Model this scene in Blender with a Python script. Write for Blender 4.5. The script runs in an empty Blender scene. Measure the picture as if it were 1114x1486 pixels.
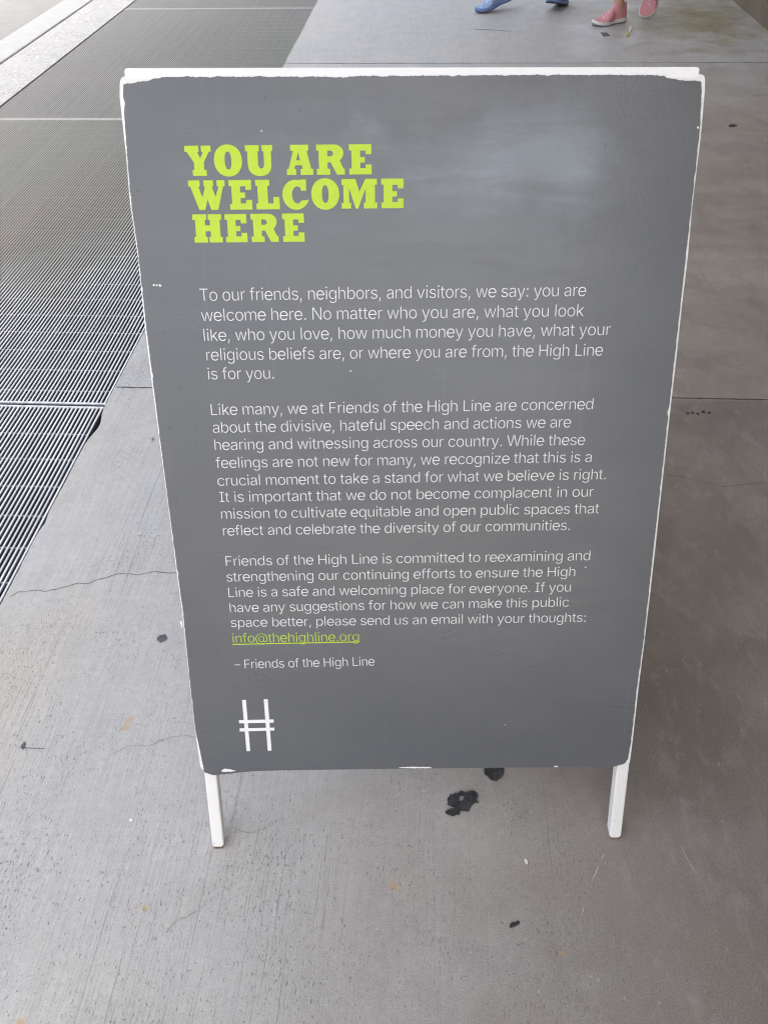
import bpy, bmesh, math, random, json
from mathutils import Vector, Matrix, noise
from mathutils.geometry import tessellate_polygon
random.seed(7)
SC = bpy.context.scene
COL = SC.collection
R_ = math.radians

# ------------------------------------------------------------------ camera
CAM_H = 1.2372
F = 1160.0                       # focal length in pixels of the 1114 x 1486 photograph
AX = Matrix(((0.99825, -0.027331, 0.052441),
             (0.056881, 0.686319, -0.725073),
             (-0.016174, 0.726787, 0.686673)))      # camera axes -> world
cam = bpy.data.cameras.new('camera')
cam.sensor_fit = 'VERTICAL'
cam.sensor_height = 36.0
cam.lens = F / 1486.0 * 36.0
cam.clip_start = 0.02
cam.clip_end = 2000.0
camo = bpy.data.objects.new('camera', cam)
COL.objects.link(camo)
M4 = AX.to_4x4()
M4.translation = Vector((0, 0, CAM_H))
camo.matrix_world = M4
SC.camera = camo

# ------------------------------------------------------------------ sky, sun, exposure
SUN_EL, SUN_AZ = R_(64), R_(125)           # azimuth clockwise from +Y: the sun stands right and behind
world = bpy.data.worlds.new('World')
SC.world = world
world.use_nodes = True
wn = world.node_tree
sky = wn.nodes.new('ShaderNodeTexSky')
sky.sky_type = 'NISHITA'
sky.sun_disc = False
sky.sun_elevation = SUN_EL
sky.sun_rotation = SUN_AZ
sky.air_density = 1.0
sky.dust_density = 8.0
sky.ozone_density = 0.0
# hazy, whitish daylight: half of the sky's own blue is taken out
hs = wn.nodes.new('ShaderNodeHueSaturation')
hs.inputs['Saturation'].default_value = 0.45
wn.links.new(sky.outputs[0], hs.inputs['Color'])
wn.links.new(hs.outputs[0], wn.nodes['Background'].inputs[0])
wn.nodes['Background'].inputs[1].default_value = 0.15
sd = bpy.data.lights.new('sun', 'SUN')
sd.energy = 5.0
sd.angle = R_(0.5)
sd.color = (1.0, 0.95, 0.87)
so = bpy.data.objects.new('sun', sd)
COL.objects.link(so)
sdir = Vector((math.sin(SUN_AZ) * math.cos(SUN_EL), math.cos(SUN_AZ) * math.cos(SUN_EL), math.sin(SUN_EL)))
so.rotation_euler = sdir.to_track_quat('Z', 'Y').to_euler()
SC.view_settings.view_transform = 'Standard'
SC.view_settings.look = 'None'
SC.view_settings.exposure = 2.26
SC.view_settings.gamma = 1.0
SC.render.engine = 'CYCLES'
SC.cycles.max_bounces = 8
SC.cycles.diffuse_bounces = 5
SC.cycles.use_denoising = True
SC.cycles.pixel_filter_type = 'BLACKMAN_HARRIS'
SC.cycles.filter_width = 1.1
SC.cycles.caustics_reflective = False
SC.cycles.caustics_refractive = False

CEIL_X, CEIL_Y = -1.25, -4.0       # near and left rim of the slab over the passage

# ------------------------------------------------------------------ helpers
def ray(px, py):
    return AX @ Vector(((px - 557.0) / F, -(py - 743.0) / F, -1.0))
def gp(px, py, z=0.0):
    """the point of the ground a spot of the photograph shows"""
    d = ray(px, py)
    t = (z - CAM_H) / d.z
    return Vector((d.x * t, d.y * t, z))

def tag(o, label=None, cat=None, group=None, kind=None):
    if label: o['label'] = label
    if cat: o['category'] = cat
    if group: o['group'] = group
    if kind: o['kind'] = kind
    return o
def empty(name, loc):
    o = bpy.data.objects.new(name, None)
    o.empty_display_size = 0.1
    COL.objects.link(o)
    o.location = loc
    return o
def link(name, me, mat, parent=None, mw=None):
    o = bpy.data.objects.new(name, me)
    if mat and not me.materials: me.materials.append(mat)
    COL.objects.link(o)
    mw = mw if mw is not None else Matrix.Identity(4)
    if parent:
        bpy.context.view_layer.update()
        o.parent = parent
        o.matrix_parent_inverse = parent.matrix_world.inverted()
    o.matrix_world = mw
    return o
def from_bm(name, bm, mat, parent=None, mw=None, smooth=False, normals=True):
    if normals: bmesh.ops.recalc_face_normals(bm, faces=bm.faces)
    me = bpy.data.meshes.new(name)
    bm.to_mesh(me); bm.free()
    if smooth:
        for p in me.polygons: p.use_smooth = True
    return link(name, me, mat, parent, mw)
def bm_box(bm, x0, x1, y0, y1, z0, z1, bevel=0.0, seg=2):
    b = bmesh.new()
    vs = [b.verts.new(p) for p in ((x0,y0,z0),(x1,y0,z0),(x1,y1,z0),(x0,y1,z0),(x0,y0,z1),(x1,y0,z1),(x1,y1,z1),(x0,y1,z1))]
    for f in ((3,2,1,0),(4,5,6,7),(0,1,5,4),(1,2,6,5),(2,3,7,6),(3,0,4,7)): b.faces.new([vs[i] for i in f])
    if bevel: bmesh.ops.bevel(b, geom=b.edges[:], offset=bevel, segments=seg, profile=0.5, affect='EDGES')
    me = bpy.data.meshes.new('tmp'); b.to_mesh(me); b.free()
    bm.from_mesh(me); bpy.data.meshes.remove(me)
def tess(loops):
    """triangles of an outline with holes: list of 2-D loops -> (points, triangles)"""
    vl = [[Vector((p[0], p[1], 0)) for p in l] for l in loops]
    tris = tessellate_polygon(vl)
    return [p for l in loops for p in l], tris
def bm_flat(bm, loops, z0, z1=None):
    """a flat shape in the local XY plane at z0; with z1 below it the rim is closed down to z1"""
    pts, tris = tess(loops)
    top = [bm.verts.new((p[0], p[1], z0)) for p in pts]
    for t in tris:
        a, b, c = (pts[i] for i in t)
        s = (b[0]-a[0])*(c[1]-a[1]) - (b[1]-a[1])*(c[0]-a[0])
        if abs(s) < 1e-14: continue
        try: bm.faces.new([top[i] for i in (t if s > 0 else t[::-1])])
        except ValueError: pass
    if z1 is not None:
        k = 0
        for l in loops:
            low = [bm.verts.new((p[0], p[1], z1)) for p in l]
            n = len(l)
            for i in range(n):
                j = (i + 1) % n
                try: bm.faces.new((top[k+i], low[i], low[j], top[k+j]))
                except ValueError: pass
            k += n
        pts2 = pts
        low_all = None

# ------------------------------------------------------------------ node helpers
class NT:
    def __init__(s, name):
        s.m = bpy.data.materials.new(name); s.m.use_nodes = True
        s.t = s.m.node_tree; s.p = s.t.nodes['Principled BSDF']
        s.co = s.t.nodes.new('ShaderNodeTexCoord').outputs['Object']
    def n(s, typ, **kw):
        x = s.t.nodes.new(typ)
        for k, v in kw.items(): setattr(x, k, v)
        return x
    def lk(s, a, b):
        if isinstance(a, (int, float)): b.default_value = a
        elif isinstance(a, tuple): b.default_value = a if len(a) == len(b.default_value) else (*a, 1.0)
        else: s.t.links.new(a, b)
    def math(s, op, a, b=0.0, c=0.0, clamp=False):
        x = s.n('ShaderNodeMath', operation=op); x.use_clamp = clamp
        s.lk(a, x.inputs[0]); s.lk(b, x.inputs[1]); s.lk(c, x.inputs[2])
        return x.outputs[0]
    def map(s, co, scale=(1,1,1), loc=(0,0,0), rot=(0,0,0)):
        x = s.n('ShaderNodeMapping')
        s.lk(co, x.inputs[0]); x.inputs['Location'].default_value = loc
        x.inputs['Rotation'].default_value = rot; x.inputs['Scale'].default_value = scale
        return x.outputs[0]
    def noise(s, co, scale, detail=3.0, rough=0.55, dist=0.0):
        x = s.n('ShaderNodeTexNoise'); s.lk(co, x.inputs['Vector'])
        x.inputs['Scale'].default_value = scale; x.inputs['Detail'].default_value = detail
        x.inputs['Roughness'].default_value = rough; x.inputs['Distortion'].default_value = dist
        return x.outputs['Fac']
    def voro(s, co, scale, feature='F1', out='Distance', rnd=1.0):
        x = s.n('ShaderNodeTexVoronoi', feature=feature); s.lk(co, x.inputs['Vector'])
        x.inputs['Scale'].default_value = scale; x.inputs['Randomness'].default_value = rnd
        return x.outputs[out]
    def ramp(s, v, lo, hi, a=0.0, b=1.0, smooth=True):
        x = s.n('ShaderNodeMapRange'); x.interpolation_type = 'SMOOTHSTEP' if smooth else 'LINEAR'
        s.lk(v, x.inputs[0]); x.inputs[1].default_value = lo; x.inputs[2].default_value = hi
        x.inputs[3].default_value = a; x.inputs[4].default_value = b
        return x.outputs[0]
    def mix(s, f, a, b, mode='MIX'):
        x = s.n('ShaderNodeMix', data_type='RGBA', blend_type=mode)
        s.lk(f, x.inputs['Factor']); s.lk(a, x.inputs['A'] if False else x.inputs[6]); s.lk(b, x.inputs[7])
        return x.outputs[2]
    def xyz(s, co):
        x = s.n('ShaderNodeSeparateXYZ'); s.lk(co, x.inputs[0]); return x.outputs
    def bump(s, h, dist, strength=1.0, prev=None):
        x = s.n('ShaderNodeBump'); s.lk(h, x.inputs['Height'])
        x.inputs['Distance'].default_value = dist; x.inputs['Strength'].default_value = strength
        if prev is not None: s.lk(prev, x.inputs['Normal'])
        return x.outputs[0]
    def blob(s, co, cx, cy, rx, ry, wob, edge=0.35):
        """1 inside a wobbly spot round (cx, cy)"""
        v = s.map(co, scale=(1/rx, 1/ry, 0), loc=(-cx/rx, -cy/ry, 0))
        x = s.n('ShaderNodeVectorMath', operation='LENGTH'); s.lk(v, x.inputs[0])
        d = s.math('ADD', x.outputs['Value'], s.math('MULTIPLY', s.math('SUBTRACT', wob, 0.5), 2.2))
        return s.ramp(d, 1.0, 1.0 - edge * 2)
    def out(s, col=None, rough=None, nrm=None, spec=None, metal=None, coat=None):
        if col is not None: s.lk(col, s.p.inputs['Base Color'])
        if rough is not None: s.lk(rough, s.p.inputs['Roughness'])
        if nrm is not None: s.lk(nrm, s.p.inputs['Normal'])
        if spec is not None: s.lk(spec, s.p.inputs['Specular IOR Level'])
        if metal is not None: s.lk(metal, s.p.inputs['Metallic'])
        if coat is not None: s.lk(coat, s.p.inputs['Coat Weight'])
        return s.m
def plain(name, col, rough=0.6, var=0.12, scale=40, metal=0.0, bump=0.0):
    t = NT(name)
    n = t.noise(t.co, scale, 4)
    c = t.mix(t.ramp(n, .3, .7), tuple(x*(1-var) for x in col), tuple(min(1, x*(1+var)) for x in col))
    return t.out(c, t.ramp(n, .2, .8, rough-.06, rough+.06), t.bump(n, bump) if bump else None, metal=metal)
# ------------------------------------------------------------------ materials of the setting
def concrete_mat():
    t = NT('broomed_concrete'); co = t.co
    X, Y, Z = t.xyz(co)[:3]
    big = t.noise(co, 0.9, 4, .6, .6)
    big2 = t.noise(t.map(co, loc=(7, 3, 0)), 2.2, 5, .65, .8)
    mid = t.noise(co, 11, 5, .65)
    fine = t.noise(co, 420, 2, .6)
    # walked, dirt-browned part with uneven outline; the light's falloff is painted in too
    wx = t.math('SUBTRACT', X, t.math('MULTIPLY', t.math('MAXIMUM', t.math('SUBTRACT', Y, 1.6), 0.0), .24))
    worn_shaded = t.ramp(t.math('ADD', wx, t.math('MULTIPLY', t.math('SUBTRACT', big2, .5), 1.0)), -.52, .50)
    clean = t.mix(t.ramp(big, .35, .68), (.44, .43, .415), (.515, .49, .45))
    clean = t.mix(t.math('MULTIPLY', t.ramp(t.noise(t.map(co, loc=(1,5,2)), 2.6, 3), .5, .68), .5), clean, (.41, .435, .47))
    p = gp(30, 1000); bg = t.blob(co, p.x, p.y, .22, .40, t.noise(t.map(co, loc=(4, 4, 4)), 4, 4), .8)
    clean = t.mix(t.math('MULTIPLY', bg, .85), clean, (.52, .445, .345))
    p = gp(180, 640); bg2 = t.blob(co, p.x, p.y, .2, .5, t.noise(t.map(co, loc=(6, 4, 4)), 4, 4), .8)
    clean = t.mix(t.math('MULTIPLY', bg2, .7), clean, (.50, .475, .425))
    dirty_shaded = t.mix(t.ramp(big2, .3, .7), (.150, .114, .086), (.250, .211, .180))
    dirty_shaded = t.mix(t.math('MULTIPLY', t.ramp(t.noise(t.map(co, loc=(3,9,2)), 1.7, 3), .45, .7), .6), dirty_shaded, (.180, .158, .158))
    # paler slab beyond the joint; farther on, the far end's sheen is painted in
    dirty_shaded2 = t.mix(t.ramp(t.noise(t.map(co, scale=(1, 2.2, 1)), 1.6, 5, .65), .3, .7), (.245, .196, .158), (.39, .33, .287))
    far_sheen = t.mix(t.ramp(t.noise(t.map(co, scale=(.6, 2.6, 1)), 1.2, 4, .6), .3, .7), (.49, .475, .465), (.62, .605, .60))
    dirty_shaded = t.mix(t.math('GREATER_THAN', Y, 1.765), dirty_shaded, dirty_shaded2)
    dirty_shaded = t.mix(t.ramp(t.math('ADD', Y, t.math('MULTIPLY', t.math('SUBTRACT', big2, .5), 3.0)), 3.2, 6.2), dirty_shaded, far_sheen)
    c = t.mix(worn_shaded, clean, dirty_shaded)
    # dark worn patches by the joint on the right and an olive tint near the wall, yellow light painted in
    wob = t.noise(co, 5, 5, .6)
    p = gp(1075, 620); s1 = t.blob(co, p.x, p.y, .30, .16, wob, .6)
    p = gp(1010, 520); s2 = t.blob(co, p.x, p.y, .28, .15, wob, .6)
    c = t.mix(t.math('MULTIPLY', t.math('MAXIMUM', s1, s2), .45), c, (.085, .070, .058))
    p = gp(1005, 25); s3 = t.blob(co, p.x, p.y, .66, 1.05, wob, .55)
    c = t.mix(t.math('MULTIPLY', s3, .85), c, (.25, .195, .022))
    p = gp(930, 1060); s4 = t.blob(co, p.x - .04, p.y + .08, .34, .34, wob, .48)  # soft shade beside the sign, put into the ground colour
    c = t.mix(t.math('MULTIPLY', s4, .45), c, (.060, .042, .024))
    p = gp(960, 530); s5 = t.blob(co, p.x, p.y, .5, .6, wob, .8)
    # scuffed pale patches on the worn part
    sc = t.noise(t.map(co, scale=(9, 5, 1), rot=(0, 0, .5)), 3, 6, .7, .5)
    c = t.mix(t.math('MULTIPLY', t.math('MULTIPLY', t.ramp(sc, .48, .70), worn_shaded), .28), c, (.40, .375, .35))
    sd_ = t.noise(t.map(co, scale=(5, 3, 1), rot=(0, 0, .5), loc=(8, 2, 0)), 1.6, 6, .7, .6)
    c = t.mix(t.math('MULTIPLY', t.math('MULTIPLY', t.ramp(sd_, .50, .72), worn_shaded), .32), c, (.085, .066, .052))
    sm = t.noise(t.map(co, scale=(75, 20, 1), rot=(0, 0, .35)), 1.0, 4, .75)
    c = t.mix(t.math('MULTIPLY', t.math('MULTIPLY', t.ramp(sm, .60, .76), t.math('ADD', t.math('MULTIPLY', worn_shaded, .8), .2)), .42), c, (.44, .42, .41))
    sm2 = t.noise(t.map(co, scale=(60, 26, 1), rot=(0, 0, .45), loc=(7, 1, 0)), 1.0, 4, .75)
    c = t.mix(t.math('MULTIPLY', t.math('MULTIPLY', t.ramp(sm2, .58, .76), worn_shaded), .40), c, (.10, .09, .085))
    # broom lines run along the passage
    l1 = t.noise(t.map(co, scale=(260, 3.0, 1)), 1.0, 3, .65)
    l0 = t.noise(t.map(co, scale=(330, 5.0, 1), loc=(0, 4, 0)), 1.0, 2, .6)
    l2 = t.noise(t.map(co, scale=(90, 1.1, 1), loc=(3, 1, 0)), 1.0, 2, .6)
    patch = t.ramp(t.noise(t.map(co, scale=(5, 1.2, 1)), 1.0, 3), .36, .64)
    brushed = t.math('SUBTRACT', 1.0, t.math('MULTIPLY', worn_shaded, .6))
    lin = t.math('MULTIPLY', t.math('MAXIMUM', t.ramp(l1, .42, .30), t.math('MULTIPLY', t.ramp(l2, .36, .27), .9)), t.math('MULTIPLY', patch, brushed))
    c = t.mix(t.math('MULTIPLY', lin, .58), c, (.15, .145, .145))
    c = t.mix(t.math('MULTIPLY', t.ramp(l0, .60, .40, 0, .26), brushed), c, (.20, .20, .205))
    # sand grain and pinholes
    calm = t.math('SUBTRACT', 1.0, t.math('MULTIPLY', worn_shaded, .65))
    c = t.mix(t.math('MULTIPLY', t.ramp(fine, .25, .75, 0, .5), calm), c, (.60, .59, .58))
    c = t.mix(t.math('MULTIPLY', t.ramp(t.noise(co, 150, 3, .7), .56, .72), t.math('MULTIPLY', calm, .30)), c, (.13, .13, .135))
    # pinholes: ragged and a little drawn out along the broom, crowding in places
    el = t.map(co, scale=(2.0, .55, 1))
    g1 = t.noise(el, 190, 3, .75); g2n = t.noise(t.map(el, loc=(4, 4, 0)), 95, 4, .8)
    crowd = t.ramp(t.noise(co, 7, 4, .7), .3, .7, .03, -.035)
    pit = t.ramp(t.math('SUBTRACT', g1, crowd), .605, .69)
    pit2 = t.ramp(t.math('SUBTRACT', g2n, crowd), .655, .73)
    pits = t.math('MAXIMUM', pit, t.math('MULTIPLY', pit2, .9))
    pits = t.math('MULTIPLY', pits, t.math('SUBTRACT', 1.0, t.math('MULTIPLY', worn_shaded, .45)))
    c = t.mix(t.math('MULTIPLY', pits, .72), c, (.085, .085, .095))
    gr = t.noise(co, 75, 4, .75)
    c = t.mix(t.math('MULTIPLY', t.ramp(gr, .35, .65, .13, 0), calm), c, (.16, .155, .155))
    c = t.mix(t.math('MULTIPLY', t.ramp(gr, .5, .75, 0, .13), calm), c, (.60, .59, .58))
    wc = t.xyz(t.voro(t.map(co, loc=(2, 2, 0)), 42, out='Color'))
    fleck = t.math('MULTIPLY', t.ramp(t.voro(t.map(co, loc=(2, 2, 0)), 42), .11, .05), t.ramp(wc[1], .70, .74))
    c = t.mix(t.math('MULTIPLY', fleck, t.math('MULTIPLY', calm, .5)), c, (.66, .65, .64))
    c = t.mix(t.ramp(mid, .2, .8, 0, .22), c, t.mix(.5, c, (.12, .12, .12)))
    # rust spots
    w2 = t.noise(co, 60, 4, .7)
    for (px, py, rx, ry) in ((189, 1044, .012, .013), (181, 1057, .013, .009), (210, 1318, .011, .008), (30, 1482, .012, .009), (818, 1383, .010, .006), (570, 1288, .009, .012)):
        p = gp(px, py)
        c = t.mix(t.math('MULTIPLY', t.blob(co, p.x, p.y, rx, ry, w2, .6), .75), c, (.46, .29, .11))
    h = t.math('ADD', t.math('MULTIPLY', fine, t.math('MULTIPLY', calm, .35)), t.math('SUBTRACT', t.math('MULTIPLY', mid, t.math('MULTIPLY', calm, .5)), t.math('ADD', t.math('MULTIPLY', lin, .6), t.math('MULTIPLY', pits, .8))))
    rough = t.math('ADD', t.ramp(worn_shaded, 0, 1, .62, .50), t.ramp(mid, .3, .7, -.06, .06))
    return t.out(c, rough, t.bump(h, .0011, .8), spec=.5)

def gravel_mat():
    t = NT('pebble_concrete'); co = t.co
    d = t.voro(t.map(co, scale=(1, .9, 1)), 55); k = t.xyz(t.voro(t.map(co, scale=(1, .9, 1)), 55, out='Color'))
    c = t.mix(k[0], (.24, .232, .215), (.44, .43, .41))
    c = t.mix(t.ramp(k[1], .82, .9), c, (.50, .46, .385))
    c = t.mix(t.ramp(d, .35, .62), c, (.33, .325, .315))
    c = t.mix(t.ramp(t.noise(co, 6, 4), .3, .7, 0, .5), c, (.40, .395, .38))
    return t.out(c, .7, t.bump(t.math('SUBTRACT', 1.0, d), .006, .7))

def steel_mat():
    t = NT('galvanised_steel'); co = t.co
    X, Y, Z = t.xyz(co)[:3]
    n = t.noise(t.map(co, scale=(90, 2.2, 0)), 1.0, 2)      # differs from bar to bar
    big = t.noise(t.map(co, scale=(1, .55, 1)), 2.3, 4, .6)
    c = t.mix(t.ramp(n, .3, .7), (.50, .51, .535), (.74, .755, .785))
    rusty = t.ramp(t.math('ADD', Y, t.math('SUBTRACT', t.math('MULTIPLY', big, 1.6), t.math('MULTIPLY', t.math('ADD', X, .85), .8))), 2.7, 4.0)
    c = t.mix(t.math('MULTIPLY', rusty, .85), c, (.415, .392, .352))
    c = t.mix(t.ramp(Z, -.003, -.009), c, (.05, .050, .055))            # bar sides blackened below the top: the gaps' shade, put into colour
    w = t.math('SINE', t.math('MULTIPLY', Y, 2 * math.pi / .0065))      # serrated tops
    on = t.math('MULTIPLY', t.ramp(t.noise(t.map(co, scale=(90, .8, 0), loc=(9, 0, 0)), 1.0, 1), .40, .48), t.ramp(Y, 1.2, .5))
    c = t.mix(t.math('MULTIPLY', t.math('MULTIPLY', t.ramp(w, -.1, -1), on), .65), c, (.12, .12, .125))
    return t.out(c, .5, metal=.1)

def white_paint(name='white_paint', base=(.80, .79, .775), dirt=.35):
    t = NT(name); co = t.co
    n = t.noise(co, 70, 5, .7); b = t.noise(co, 9, 4)
    c = t.mix(t.math('MULTIPLY', t.ramp(b, .45, .7), dirt), base, tuple(x*.78 for x in base))
    c = t.mix(t.math('MULTIPLY', t.ramp(n, .62, .74), .55), c, (.40, .36, .30))
    return t.out(c, .42, t.bump(n, .0006, .5))

def face_mat():
    """dark grey sign sheet, local x across and y up the panel (metres, origin bottom centre)"""
    t = NT('grey_sign_sheet'); co = t.co
    X, Y, Z = t.xyz(co)[:3]
    cloud = t.noise(t.map(co, scale=(3, 5, 1)), 1.0, 4, .6)
    c = t.mix(t.ramp(cloud, .3, .7), (.080, .0845, .094), (.098, .102, .110))
    # wiped, greyed area up on the right: horizontal streaks of dried cleaner
    st = t.noise(t.map(co, scale=(4.5, 34, 1), rot=(0, 0, -.12), loc=(.4, .1, 0)), 1.0, 6, .68, .8)
    wob = t.noise(co, 9, 4)
    a = t.blob(co, .085, .825, .20, .10, wob, .7)
    m = t.math('MULTIPLY', a, t.ramp(st, .30, .66))
    c = t.mix(t.math('MULTIPLY', m, .95), c, (.25, .278, .318))
    b = t.blob(co, .075, .84, .15, .06, wob, .9)
    c = t.mix(t.math('MULTIPLY', b, .6), c, (.225, .255, .30))
    e = t.blob(co, .175, .81, .05, .018, wob, .9)
    c = t.mix(t.math('MULTIPLY', e, .5), c, (.23, .26, .30))
    f = t.blob(co, .14, .62, .22, .22, wob, .95)
    c = t.mix(t.math('MULTIPLY', t.math('MULTIPLY', f, t.ramp(st, .42, .7)), .30), c, (.16, .18, .205))
    # faint vertical run marks
    run = t.noise(t.map(co, scale=(60, 2.5, 1)), 1.0, 3)
    c = t.mix(t.math('MULTIPLY', t.ramp(run, .60, .75), .10), c, (.19, .195, .20))
    # small dark knocks, thicker towards the rim, and white pin chips
    kv = t.map(t.mix(.012, co, t.noise(co, 300, 2)), scale=(1.7, .8, 1))
    k = t.voro(kv, 95); kc = t.xyz(t.voro(kv, 95, out='Color'))
    rim = t.math('MAXIMUM', t.ramp(t.math('ABSOLUTE', X), .25, .315), t.ramp(Y, .83, .91))
    size = t.math('MULTIPLY', t.math('GREATER_THAN', kc[0], t.ramp(rim, 0, 1, .985, .86)), t.ramp(kc[1], 0, 1, .06, .24))
    dk = t.math('GREATER_THAN', size, k)
    c = t.mix(t.math('MULTIPLY', dk, .55), c, (.045, .045, .05))
    wv = t.map(co, loc=(5, 2, 0)); k2 = t.voro(wv, 52); kc2 = t.xyz(t.voro(wv, 52, out='Color'))
    wc = t.math('MULTIPLY', t.ramp(k2, .065, .04), t.math('GREATER_THAN', kc2[1], .972))
    c = t.mix(wc, c, (.62, .63, .64))
    n = t.noise(co, 260, 2)
    warp = t.noise(t.map(co, scale=(3, 2, 1)), 1.0, 2)
    nr = t.bump(warp, .003, .5); nr = t.bump(n, .00025, .4, nr)
    return t.out(c, t.math('ADD', t.ramp(st, .3, .7, .27, .36), t.math('MULTIPLY', a, .12)), nr, spec=.75)

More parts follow.
